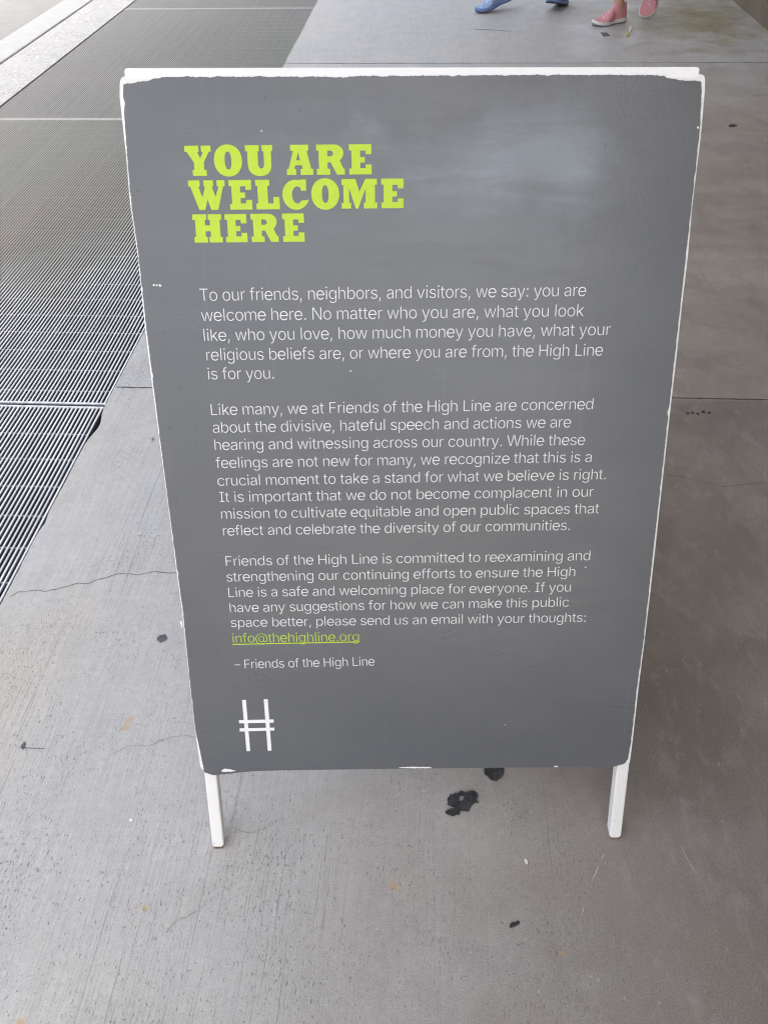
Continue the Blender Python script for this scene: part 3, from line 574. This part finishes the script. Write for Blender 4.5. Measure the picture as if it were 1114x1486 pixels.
# traced rims of the board: (photo x of the board, of the sheet on it, photo y) down each side
LSIDE = ((173.5,180,140),(179.5,183.5,195),(183,185.5,225),(188.2,191,290),(200,202,372),(210.3,213.4,475),(220.6,223.4,557),(234,236,659),(245,246.8,742),(255.6,257.7,824),(264,266.2,885),(274,275.6,980),(283,284.5,1060))
RSIDE = ((1022.6,1016,132),(1018.6,1014.3,177),(1016.4,1012.3,200),(1004.2,1001.2,300),(998,993.4,371),(989.5,985.7,441),(982,977.9,512),(974.4,970.5,578),(966,962.3,653),(958.2,954.6,724),(950.6,946.6,795),(942.7,939.1,865),(934.2,931.2,936),(926.3,922.6,997),(918,914.5,1072))
corner = lambda a, p, b, r=.007: [tuple(x) for x in (lambda A, P, B: [P + A*r*(1-k/5)**2 + B*r*(k/5)**2 for k in range(6)])((Vector(a)-Vector(p)).normalized(), Vector(p), (Vector(b)-Vector(p)).normalized())]
LB = [pp(x, y) for x, _, y in LSIDE]; RB = [pp(x, y) for x, _, y in RSIDE]
outl = corner(LB[-1], BL_, BR_) + corner(BL_, BR_, RB[-1]) + [tuple(p) for p in RB[::-1]] + corner(RB[0], TR_, TL_) + corner(TR_, TL_, LB[0]) + [tuple(p) for p in LB]
panel = board('front_panel', outl, BT, M_white, sign, POSE, .0009)

# the grey sheet on it, its rim chipped and ragged
def rim(ctrl, step=.0014, amp=.0007, seed=0.0, dense=None):
    P = [pp(*p) for p in ctrl]; out = []
    for a, b in zip(P, P[1:]):
        n = max(1, int((b - a).length / step)); d = (b - a).normalized(); nn = Vector((-d.y, d.x))
        for k in range(n):
            q = a.lerp(b, k / n); s = q.x * 90 + q.y * 90
            w = noise.noise(Vector((s, seed, 0))) * amp + noise.noise(Vector((s * 4.3, seed, 4))) * amp * .8
            bite = max(0, noise.noise(Vector((s * .55, seed, 8))) - .38) * amp * 7
            out.append(tuple(q + nn * (w + bite)))
    return out
bottom = rim([(297,1120.5),(310,1124.5),(330,1122.5),(354,1119.8),(372,1118.4),(410,1117.4),(460,1116.6),(530,1115.6),(600,1114.8),(700,1113.6),(800,1112.9),(860,1112.7),(890,1111.8),(899,1109.5)], amp=.0003, seed=1)
right = rim([(899,1109.5),(906,1107),(910.5,1100)] + [(x + .7, y) for _, x, y in RSIDE[::-1]] + [(1016,119)], seed=2)
top = rim([(1016,119),(1009,116.5),(1000,117.5),(985,116.5),(968,114),(962,109.5),(900,109),(800,109),(700,109.4),(600,110.2),(515,110.8),(498,112.6),(470,111.6),(350,111.4),(255,111.8),(240,112),(224,113.5),(218,117.5),(200,119.5),(186,121),(179.5,123)], amp=.0011, seed=3)
left = rim([(179.5,123)] + [(x - .5, y) for _, x, y in LSIDE] + [(289.5,1084),(293.5,1104),(297,1120.5)], seed=4)
bm = bmesh.new(); bm_flat(bm, [bottom + right + top + left], .0010, -.0002)
face = from_bm('face_sheet', bm, M_face, panel, POSE, normals=False)
# bare white chips near the rim
for pl in ([(322,1117),(326,1114.5),(332,1115),(343,1117.6),(332,1119),(323,1119)], [(578,1113.2),(590,1111.8),(622,1112),(624,1113.6),(600,1113.8)], [(803,1111.5),(806,1110),(809,1111.8)],
           [(1009.5,185),(1011.5,183.5),(1012.5,186),(1010.5,187)], [(262,902),(264,900),(265.5,908),(264,910)], [(222,413),(225,412),(225.5,414.5),(223,415)], [(227,413.5),(229,412.5),(229.5,415),(228,415.5)], [(231,413),(233,412),(235,414.5),(232.5,416)]):
    bm = bmesh.new(); bm_flat(bm, [outline([pp(*p) for p in pl], .0006, .0012)], .0016)
    from_bm('paint_chip', bm, M_white, panel, POSE, normals=False)
# white cap rail along the top edge
a, b, c, d = pp(182.5, 116), pp(1012.5, 113.6), pp(1015, 97), pp(180, 98.8)
board('cap_rail', rounded([a, b, c, d], .0042), .017, white_paint('cap_paint', (.86, .86, .86), .12), sign, POSE @ Matrix.Translation((0, 0, .0004)), .0006)

# lettering
GLY = json.loads(GLYPHS)
ZT = .0013
def place(bm, polys, fn, z=ZT):
    for k, loops in enumerate(polys):
        bm_flat(bm, [[fn(x, y) for x, y in l] for l in loops], z + .00006 * k)
def pairs(l): return [(l[i], l[i+1]) for i in range(0, len(l), 2)]
def line(bm, text, p0, p1, vk):
    """one line of text from baseline start p0 to baseline end p1 (photo pixels)"""
    A, B = pp(*p0), pp(*p1)
    adv = [GLY[c][0] for c in text]
    def xs(c): return [v for o in GLY[c][1] for l in o for v in l[0::2]]
    x0 = min(xs(text[0])); x1 = sum(adv[:-1]) + max(xs(text[-1]))
    s = (B - A).length / (x1 - x0); d = (B - A).normalized(); up = Vector((-d.y, d.x))
    x = -x0
    for c, w in zip(text, adv):
        for k, o in enumerate(GLY[c][1]):
            place(bm, [[pairs(l) for l in o]], lambda gx, gy: A + d * (x + w/2 + (gx - w/2) * 1.07) * s + up * gy * vk, ZT + .00006 * k)
        x += w
    return s
PARA = [
 (1, [("To our friends, neighbors, and visitors, we say: you are", (291.5,436.8), (848.6,429.6)),
  ("welcome here. No matter who you are, what you look", (293.8,466), (845.3,458.9)),
  ("like, who you love, how much money you have, what your", (297,494.8), (884,486.2)),
  ("religious beliefs are, or where you are from, the High Line", (300.7,523), (873,515.8)),
  ("is for you.", (303,550.5), (397.8,549.4))]),
 (2, [("Like many, we at Friends of the High Line are concerned", (307.5,602.3), (858.8,593.7)),
  ("about the divisive, hateful speech and actions we are", (310.2,627.9), (827,619.8)),
  ("hearing and witnessing across our country. While these", (312.7,653), (847.2,645.4)),
  ("feelings are not new for many, we recognize that this is a", (314.3,679), (856.6,670.2)),
  ("crucial moment to take a stand for what we believe is right.", (317,704.7), (877.6,695.2)),
  ("It is important that we do not become complacent in our", (319.7,728.4), (859.9,720.3)),
  ("mission to cultivate equitable and open public spaces that", (322.4,752.6), (867.4,744.5)),
  ("reflect and celebrate the diversity of our communities.", (324.8,776.8), (825.7,768.8))]),
 (3, [("Friends of the High Line is committed to reexamining and", (328.8,820.7), (854.6,812.6)),
  ("strengthening our continuing efforts to ensure the High", (330,843.5), (833,835.7)),
  ("Line is a safe and welcoming place for everyone. If you", (332.6,866.1), (826.7,857.9)),
  ("have any suggestions for how we can make this public", (334.6,888), (823.7,879.7)),
  ("space better, please send us an email with your thoughts:", (336.3,909.4), (848.4,901.8))]),
 (4, [("– Friends of the High Line", (341.4,969.7), (543.2,965.2))])]
VK = 2.86e-5
for k, lines in PARA:
    bm = bmesh.new(); ss = []
    for tx, a, b in lines: ss.append(line(bm, tx, a, b, VK))
    print('scale', k, [round(s * 1e5, 3) for s in ss])
    from_bm('paragraph' if k < 4 else 'signature', bm, M_letw, panel, POSE, normals=False)
bm = bmesh.new(); print('email', line(bm, "info@thehighline.org", (338.3,932), (520.5,929.5), VK))
bm_flat(bm, [[pp(*p) for p in ((337.6,935.0),(521.6,931.2),(521.6,929.9),(337.6,933.7))]], ZT + .00015)
from_bm('email_address', bm, M_letg, panel, POSE, normals=False)
# heading in a heavy slab letter
def ell(cx, cy, a, b, t0, t1, n, e=2.0):
    out = []
    for i in range(n + 1):
        t = R_(t0 + (t1 - t0) * i / n); c, s = math.cos(t), math.sin(t)
        out.append((cx + a * math.copysign(abs(c) ** (2/e), c), cy + b * math.copysign(abs(s) ** (2/e), s)))
    return out
HG = {
 'E': [[(0,0),(81,0),(81,33),(59.5,33),(59.5,21),(40,21),(40,39.5),(57,39.5),(57,58),(40,58),(40,79),(59.5,79),(59.5,67),(81,67),(81,100),(0,100),(0,80),(8.5,80),(8.5,20),(0,20)]],
 'L': [[(0,0),(85,0),(85,42),(62.5,42),(62.5,20),(43,20),(43,80),(51,80),(51,100),(0,100),(0,80),(7,80),(7,20),(0,20)]],
 'Y': [[(0,100),(51,100),(51,80),(45,79),(54.5,58.5),(65.5,79),(59.5,80),(59.5,100),(94.5,100),(94.5,80),(87,80),(66.5,45),(66.5,20),(74,20),(74,0),(23.5,0),(23.5,20),(30.5,20),(30.5,45),(7.4,80),(0,80)]],
 'O': [ell(50.5, 50, 50.5, 53, 0, 354, 59, 2.12), ell(50.5, 50, 12, 30, 0, 350, 35, 2.3)],
 'U': [[(0,100),(0,80),(7,80)] + ell(49.5, 36, 42.5, 38.5, 180, 360, 26, 2.25) + [(92,80),(98,80),(98,100),(59.5,100),(59.5,80),(65.5,80)] + ell(55, 38, 10.5, 15.5, 360, 180, 16) + [(44.5,80),(50,80),(50,100)]],
 'A': [[(15,100),(80,100),(80,80),(74,80),(88.5,20),(95.5,20),(95.5,0),(49.8,0),(49.8,20),(57,20),(55,32.5),(30.5,32.5),(27.5,20),(34,20),(34,0),(0,0),(0,20),(6.6,20),(24.5,80),(15,80)], [(42.8,77),(49.2,48.5),(35.6,48.5)]],
 'R': [[(0,100)] + ell(62, 72, 35, 28, 90, -35, 18, 2.1) + [(84,46),(96.5,20),(101,20),(101,0),(72.5,0),(51,41),(39,41),(39,20),(48.5,20),(48.5,0),(0,0),(0,20),(8,20),(8,80),(0,80)], [(39.2,80)] + ell(50, 70.5, 10, 9.5, 90, -90, 10) + [(39.2,61)]],
 'W': [[(0,100),(41.5,100),(41.5,80),(36,79),(48,42),(60,79),(55.5,80),(55.5,100),(90,100),(90,80),(84.5,79),(95.5,44),(108.5,79),(102.5,80),(102.5,100),(131.5,100),(131.5,80),(125.5,80),(102,0),(77,0),(65.4,35),(54.5,0),(33,0),(6.5,80),(0,80)]],
 'C': [[(65,97),(66,99.5),(88,99.5),(88,62),(68,62)] + ell(55, 48, 19, 29, 42, 318, 26) + ell(50, 48.5, 49, 51, -19, -298, 44)],
 'M': [[(0,100),(50.5,100),(64,57),(86.5,100),(128,100),(128,80),(120.5,80),(120.5,20),(128.5,20),(128.5,0),(79.5,0),(79.5,20),(86.8,20),(86.8,68),(59,0),(50,0),(26.5,70),(26.5,20),(33,20),(33,0),(-1,0),(-1,20),(6.2,20),(6.2,80),(0,80)]],
 'H': [[(0,100),(52,100),(52,80),(45.5,80),(45.5,61),(64.5,61),(64.5,80),(58,80),(58,100),(108,100),(108,80),(101,80),(101,20),(108,20),(108,0),(58,0),(58,20),(64.5,20),(64.5,40),(45.5,40),(45.5,20),(52,20),(52,0),(2,0),(2,20),(9,20),(9,80),(0,80)]],
}
HL = [("YOUARE", [267.3,310.9,355.3,416.8,458.6,506], 209.9, (292,255.3), (543,253)),
      ("WELCOME", [272.9,331.6,370.2,409.5,451.8,495.3,552.9], 260.3, (300,304.7), (588,301.9)),
      ("HERE", [279,325.8,363.5,409.3], 310.6, (290,352), (446,350.6))]
bm = bmesh.new()
for tx, xs, ytop, b0, b1 in HL:
    A, B = pp(*b0), pp(*b1); d = (B - A).normalized(); up = Vector((-d.y, d.x))
    T0 = pp(xs[0] + 10, ytop + (1.7 if tx[0] == 'Y' else 1.6 if tx[0] == 'W' else .4)); h = (T0 - A).dot(up) / 100
    for k, (ch, px) in enumerate(zip(tx, xs)):
        yy = {'A': 254.2, 'O': 233 if ytop < 220 else 281.5, 'C': 281.5}.get(ch, ytop)
        x0 = (pp(px, yy) - A).dot(d)
        for_l = HG[ch]
        place(bm, [for_l], lambda gx, gy: A + d * (x0 + gx * h) + up * gy * h, ZT)
from_bm('heading', bm, M_letg, panel, POSE, normals=False)
# emblem: an H crossed by two rails
bm = bmesh.new()
for k, pl in enumerate((((485,185),(515,185),(548,578),(520,580)), ((652,180),(683,180),(712,575),(683,577)), ((462,340),(728,335),(729,360),(463,365)), ((467,403),(732,398),(734,420),(468,428)))):
    bm_flat(bm, [[pp(*q) for q in Z(pl, 5.305, 260, 980)]], ZT + .00004 * k)
from_bm('emblem', bm, M_letw, panel, POSE, normals=False)

# legs: square tubes running up behind the panels, their feet chipped and rusty
LT = .0185
M_leg = white_paint('leg_paint', (.80, .785, .76), .25)
def leg(u0, mw, top, parent, foot, sgn):
    """foot(w): how far down the leg the pavement lies, w metres behind the face"""
    z0, z1 = -BT - .0015 - LT + .012, -BT - .0015 + .012
    bm = bmesh.new(); bm_box(bm, u0 - LT/2, u0 + LT/2, -.2, top, z0, z1, .0024, 2)
    for v in bm.verts:                                    # blunt, worn foot, level with the ground
        if v.co.y < -.19:
            if v.co.y < -.1985: v.co.x += (u0 - v.co.x) * .22
            v.co.y = foot(v.co.z) + .0028 + (v.co.y + .2) * 2
    o = from_bm('leg', bm, M_leg, parent, mw)
    bm = bmesh.new(); bm_box(bm, u0 - LT*.36, u0 + LT*.36, -.2, -.19, z0 + .002, z1 - .0008, .001, 1)
    for v in bm.verts: v.co.y = foot(v.co.z) + (v.co.y + .2) * .34
    from_bm('foot_end', bm, M_rust, o, mw)
def foot_at(px, py):
    q = pp(px, py, -.006); return q.x, q.y
def ground_v(u, off):
    """how far down the panel plane the pavement lies at this u"""
    o = po + pu * u + pn * off
    return -o.z / pv.z
uL, uR = foot_at(316, 1222)[0], foot_at(892, 1216)[0]
TOPV = -.0012
for u in (uL, uR):
    leg(u, POSE, TOPV, sign, lambda w: ground_v(u, w), 1)
# rear half, hinged at the ridge and leaning the other way
ln2 = lean
pv2 = (Vector((0, 0, math.cos(ln2))) - pn0 * math.sin(ln2)); pu2 = -pu
pv2 = (pv2 - pu2 * pu2.dot(pv2)).normalized(); pn2 = pu2.cross(pv2)
top2 = po + pv * H_ - pn * (BT * 2 + .012)
po2 = top2 - pv2 * H_
POSE2 = Matrix(((pu2.x, pv2.x, pn2.x, po2.x), (pu2.y, pv2.y, pn2.y, po2.y), (pu2.z, pv2.z, pn2.z, po2.z), (0, 0, 0, 1)))
rear = board('rear_panel', rounded([(-.318, 0), (.318, 0), (.318, H_ - .004), (-.318, H_ - .004)], .007), BT, M_white, sign, POSE2)
bm = bmesh.new(); bm_flat(bm, [[(-.314, .003), (.314, .003), (.314, H_ - .012), (-.314, H_ - .012)]], .0010, -.0002)
from_bm('face_sheet', bm, M_face, rear, POSE2, normals=False)
for u in (-.296, .296):
    leg(u, POSE2, TOPV, sign, lambda w: -(po2 + pu2 * u + pn2 * w).z / pv2.z, 1)
for u in (-.2, .2):
    bm = bmesh.new()
    c = po + pv * (H_ - .004) - pn * (BT + .005)
    mw = POSE.copy(); mw.translation = c + pu * u
    bm_box(bm, -.03, .03, -.012, .004, -.012, .003, .001, 1)
    from_bm('hinge', bm, M_hinge, sign, mw)
# ------------------------------------------------------------------ the two walkers
def skin(name, verts, edges, radii, mat, parent, mw, root=0, sub=2):
    me = bpy.data.meshes.new(name)
    bm = bmesh.new(); lay = bm.verts.layers.skin.verify()
    vs = []
    for i, p in enumerate(verts):
        v = bm.verts.new(p); r = radii[i]; r = r if isinstance(r, tuple) else (r, r)
        v[lay].radius = r; v[lay].use_root = (i == root); vs.append(v)
    for a, b in edges: bm.edges.new((vs[a], vs[b]))
    bm.to_mesh(me); bm.free()
    tmp = bpy.data.objects.new('tmp', me); COL.objects.link(tmp)
    m = tmp.modifiers.new('s', 'SKIN'); m.use_smooth_shade = True
    s = tmp.modifiers.new('d', 'SUBSURF'); s.levels = sub; s.render_levels = sub
    bpy.context.view_layer.update()
    me2 = bpy.data.meshes.new_from_object(tmp.evaluated_get(bpy.context.evaluated_depsgraph_get()))
    bpy.data.objects.remove(tmp)
    me2.name = name; me2.materials.clear()
    return link(name, me2, mat, parent, mw)

def shoe(parent, mw, L, m_up, m_sole, m_lace, m_out):
    """a running shoe, toe along +x, sole on z = 0"""
    def prof(t):
        w = .034 + .012 * math.sin(min(1, t / .28) * math.pi / 2) - .008 * math.exp(-((t - .42) / .13) ** 2) + .006 * math.exp(-((t - .7) / .15) ** 2)
        if t > .8: w *= math.sqrt(max(.02, 1 - ((t - .8) / .215) ** 2))
        if t < .08: w *= math.sqrt(max(.05, 1 - ((.08 - t) / .09) ** 2))
        h = .098 if t < .12 else .098 + (.006 if t < .36 else 0) - max(0, t - .34) * .165
        if t > .78: h *= math.sqrt(max(.06, 1 - ((t - .78) / .235) ** 2))
        return w, max(h, .026)
    def rocker(t): return .010 * max(0, (t - .72) / .28) ** 2 + .006 * max(0, (.12 - t) / .12) ** 2
    N, K = 26, 14
    bm = bmesh.new(); rings = []
    for i in range(N + 1):
        t = i / N; w, h = prof(t); ring = []
        for k in range(K + 1):
            a = math.pi * k / K
            top = .022 + rocker(t) + (h - .022) * abs(math.sin(a)) ** .8
            ring.append(bm.verts.new((t * L, w * .96 * math.copysign(abs(math.cos(a)) ** .75, math.cos(a)) * (1 - .28 * math.sin(a) * (t < .5)), top)))
        rings.append(ring)
    for r0, r1 in zip(rings, rings[1:]):
        for k in range(K): bm.faces.new((r0[k], r0[k+1], r1[k+1], r1[k]))
    bm.faces.new(rings[0]); bm.faces.new(rings[-1][::-1])
    up = from_bm('shoe', bm, m_up, parent, mw, True)
    def slab(z0, z1, grow, name, mat):
        b = bmesh.new(); A, B = [], []
        for sgn in (1, -1):
            for i in range(N + 1):
                t = (i if sgn > 0 else N - i) / N; w = prof(t)[0] * grow * sgn; q = rocker(t)
                A.append(b.verts.new((t * (L + .006) - .003, w, z0 + q))); B.append(b.verts.new((t * (L + .006) - .003, w * .985, z1 + q * .9 + .004 * math.sin(t * 7))))
        n = len(A)
        for i in range(n): b.faces.new((A[i], A[(i+1) % n], B[(i+1) % n], B[i]))
        b.faces.new(A[::-1]); b.faces.new(B)
        bmesh.ops.remove_doubles(b, verts=b.verts, dist=.0004)
        from_bm(name, b, mat, up, mw, False)
    slab(.006, .0225, 1.05, 'midsole', m_sole)
    slab(.0, .0068, 1.02, 'outsole', m_out)
    bm = bmesh.new()
    for k in range(5):
        t = .42 + k * .068; w, h = prof(t); z = rocker(t) + h
        P = [Vector((t*L + .006*s, w * .42 * s, z - .004 - .012 * s * s + .004)) for s in (-1, -.5, 0, .5, 1)]
        for a, b in zip(P, P[1:]):
            d = (b - a); m = (a + b) / 2
            bm_box(bm, m.x - .0035, m.x + .0035, a.y, b.y, m.z - .002, m.z + .0035)
    from_bm('laces', bm, m_lace, up, mw)
    return up

def foot_pose(toe, heading, L, pitch, lift=0.0):
    """toe tip at toe (ground point), pointing along heading; pitch > 0 lifts the heel about the ball, < 0 the toe about the heel"""
    hd = Vector((heading[0], heading[1], 0)).normalized()
    Rz = Matrix.Rotation(math.atan2(hd.y, hd.x), 4, 'Z')
    piv = L * .98 if pitch > 0 else L * .06
    M = Matrix.Translation(Vector((toe[0], toe[1], lift)) - hd * L) @ Rz @ Matrix.Translation((piv, 0, 0)) @ Matrix.Rotation(pitch, 4, 'Y') @ Matrix.Translation((-piv, 0, 0))
    return M

def walker(label, facing, feet, mats, tall, leggings, seed):
    """feet: two (matrix, length); a whole clothed figure stands on them"""
    skin_m, top_m, bot_m, hair_m, shoes = mats
    c = (feet[0][0].translation + feet[1][0].translation) / 2
    root = empty('person', (c.x, c.y, 0)); tag(root, label, 'person')
    fw = Vector((facing[0], facing[1], 0)).normalized(); lt = Vector((-fw.y, fw.x, 0)); up = Vector((0, 0, 1))
    k = tall / 1.70
    pel = Vector((c.x, c.y, .90 * k)) + fw * .05
    V, Ed, Ra = [], [], []
    def add(p, r, frm=None):
        V.append(tuple(p)); Ra.append(r)
        if frm is not None: Ed.append((frm, len(V) - 1))
        return len(V) - 1
    a = add(pel, (.135*k, .10*k)); b = add(pel + up*.17*k, (.115*k, .085*k), a); d = add(pel + up*.36*k, (.14*k, .095*k), b)
    e = add(pel + up*.50*k, (.075*k, .07*k), d); nk = add(pel + up*.565*k + fw*.01, .05*k, e)
    h1 = add(pel + up*.63*k + fw*.025, (.068*k, .078*k), nk); h2 = add(pel + up*.70*k + fw*.03, (.074*k, .088*k), h1); h3 = add(pel + up*.765*k + fw*.02, (.055*k, .065*k), h2)
    add(pel + up*.675*k + fw*.125, .012, h1)
    legs = []
    for i, (M, L) in enumerate(feet):
        s = 1 if (M.translation - c).dot(lt) > 0 else -1
        if i == 1: s = -legs[0][0]
        ank = M @ Vector((L*.23, 0, .115)); inn = M @ Vector((L*.24, 0, .055))
        hip = pel + lt * s * .085*k - up*.05*k
        mid = (hip + ank) / 2; d2 = (hip - ank).length; full = .815*k
        bend = math.sqrt(max(0, (full/2)**2 - (d2/2)**2))
        kn = mid + fw * bend
        ih = add(hip, .085*k, a); ik = add(kn, .056*k, ih); ic = add(kn.lerp(ank, .4), .052*k, ik); ia = add(ank, .033*k, ic); add(inn, .034*k, ia)
        legs.append((s, hip, kn, ank))
    for s in (1, -1):
        sh = pel + up*.47*k + lt*s*.17*k; sw = .16 * s * (1 if legs[0][0] < 0 else -1)
        el = sh - up*.27*k + fw*sw*.5 + lt*s*.05; wr = el - up*.20*k + fw*(sw*.6 + .09) - lt*s*.01
        i1 = add(sh, .052*k, d); i2 = add(el, .038*k, i1); i3 = add(wr, .026*k, i2)
        dn = (wr - el).normalized(); pm = add(wr + dn*.05, (.034, .018), i3)
        for j, (o, ln) in enumerate(((-.03, .06), (-.01, .075), (.01, .082), (.028, .07))):
            k1 = add(wr + dn*(.07 + ln*.5) + fw*o - lt*s*.006, .0085, pm); add(wr + dn*(.07 + ln) + fw*o*1.1 - lt*s*.02, .007, k1)
        add(wr + dn*.06 + fw*.055 - lt*s*.012, .009, pm)
    body = skin('body', V, Ed, Ra, skin_m, root, None)
    # clothes over it
    V, Ed, Ra = [], [], []
    a = add(pel + up*.06*k, (.15*k, .115*k))
    for s, hip, kn, ank in legs:
        ih = add(hip, .098*k, a); ik = add(kn, .072*k, ih); end = kn.lerp(ank, leggings); add(end, .058*k if leggings > .8 else .062*k, ik)
    skin('trousers', V, Ed, Ra, bot_m, root, None)
    V, Ed, Ra = [], [], []
    a = add(pel + up*.04*k, (.155*k, .12*k)); b = add(pel + up*.2*k, (.13*k, .10*k), a); d = add(pel + up*.36*k, (.155*k, .11*k), b); add(pel + up*.50*k, (.085*k, .08*k), d)
    for s in (1, -1):
        sh = pel + up*.465*k + lt*s*.17*k; i1 = add(sh, .064*k, d); add(sh - up*.2*k + lt*s*.04, .056*k, i1)
    skin('shirt', V, Ed, Ra, top_m, root, None)
    V, Ed, Ra = [], [], []
    a = add(pel + up*.74*k - fw*.015, (.078*k, .08*k)); b = add(pel + up*.67*k - fw*.045, (.072*k, .055*k), a); add(pel + up*.79*k + fw*.01, (.055*k, .06*k), a)
    skin('hair', V, Ed, Ra, hair_m, root, None)
    for M, L in feet: shoe(root, M, L, *shoes)
    return root
P_skin = plain('skin', (.52, .30, .20), .55, .06, 30)
def feet_of(l): return [(foot_pose(*q), q[2]) for q in l]
blue = [((gp(692, 19).x, gp(692, 19).y), (-.85, -.52), .275, R_(13)), ((gp(797, 18).x, gp(797, 18).y), (-.42, -.90), .27, R_(-11))]
walker('person walking in blue running shoes beyond the sign, left of the pink sneakers', (-.6, -.8), feet_of(blue),
       (P_skin, plain('grey_shirt', (.30,.31,.33), .9, .05, 60), plain('blue_trousers', (.07,.12,.33), .9, .15, 120), plain('brown_hair', (.05,.03,.02), .6, .2, 90),
        (plain('shoe_blue', (.25,.34,.53), .7, .4, 45), plain('sole_pale', (.17,.26,.50), .6, .06, 90), plain('lace_pale', (.60,.64,.70), .8, .05, 90), plain('outsole_dark', (.075,.078,.095), .8, .1, 90))), 1.74, .93, 1)
pink = [((.955, 5.745), (-.83, -.53), .24, R_(1)), ((1.285, 5.87), (-.5, -.85), .24, R_(45), .012)]
walker('person with bare ankles walking in pink sneakers with white soles, right of the blue shoes', (-.8, -.55), feet_of(pink),
       (P_skin, plain('white_shirt', (.62,.61,.60), .9, .05, 60), plain('dark_shorts', (.05,.05,.06), .9, .1, 90), plain('dark_hair', (.03,.02,.015), .6, .2, 90),
        (plain('shoe_pink', (.62,.27,.29), .75, .14, 130), plain('sole_white', (.74,.72,.70), .6, .05, 90), plain('lace_white', (.72,.55,.56), .8, .05, 90), plain('outsole_grey', (.30,.29,.29), .8, .1, 90))), 1.66, .35, 2)
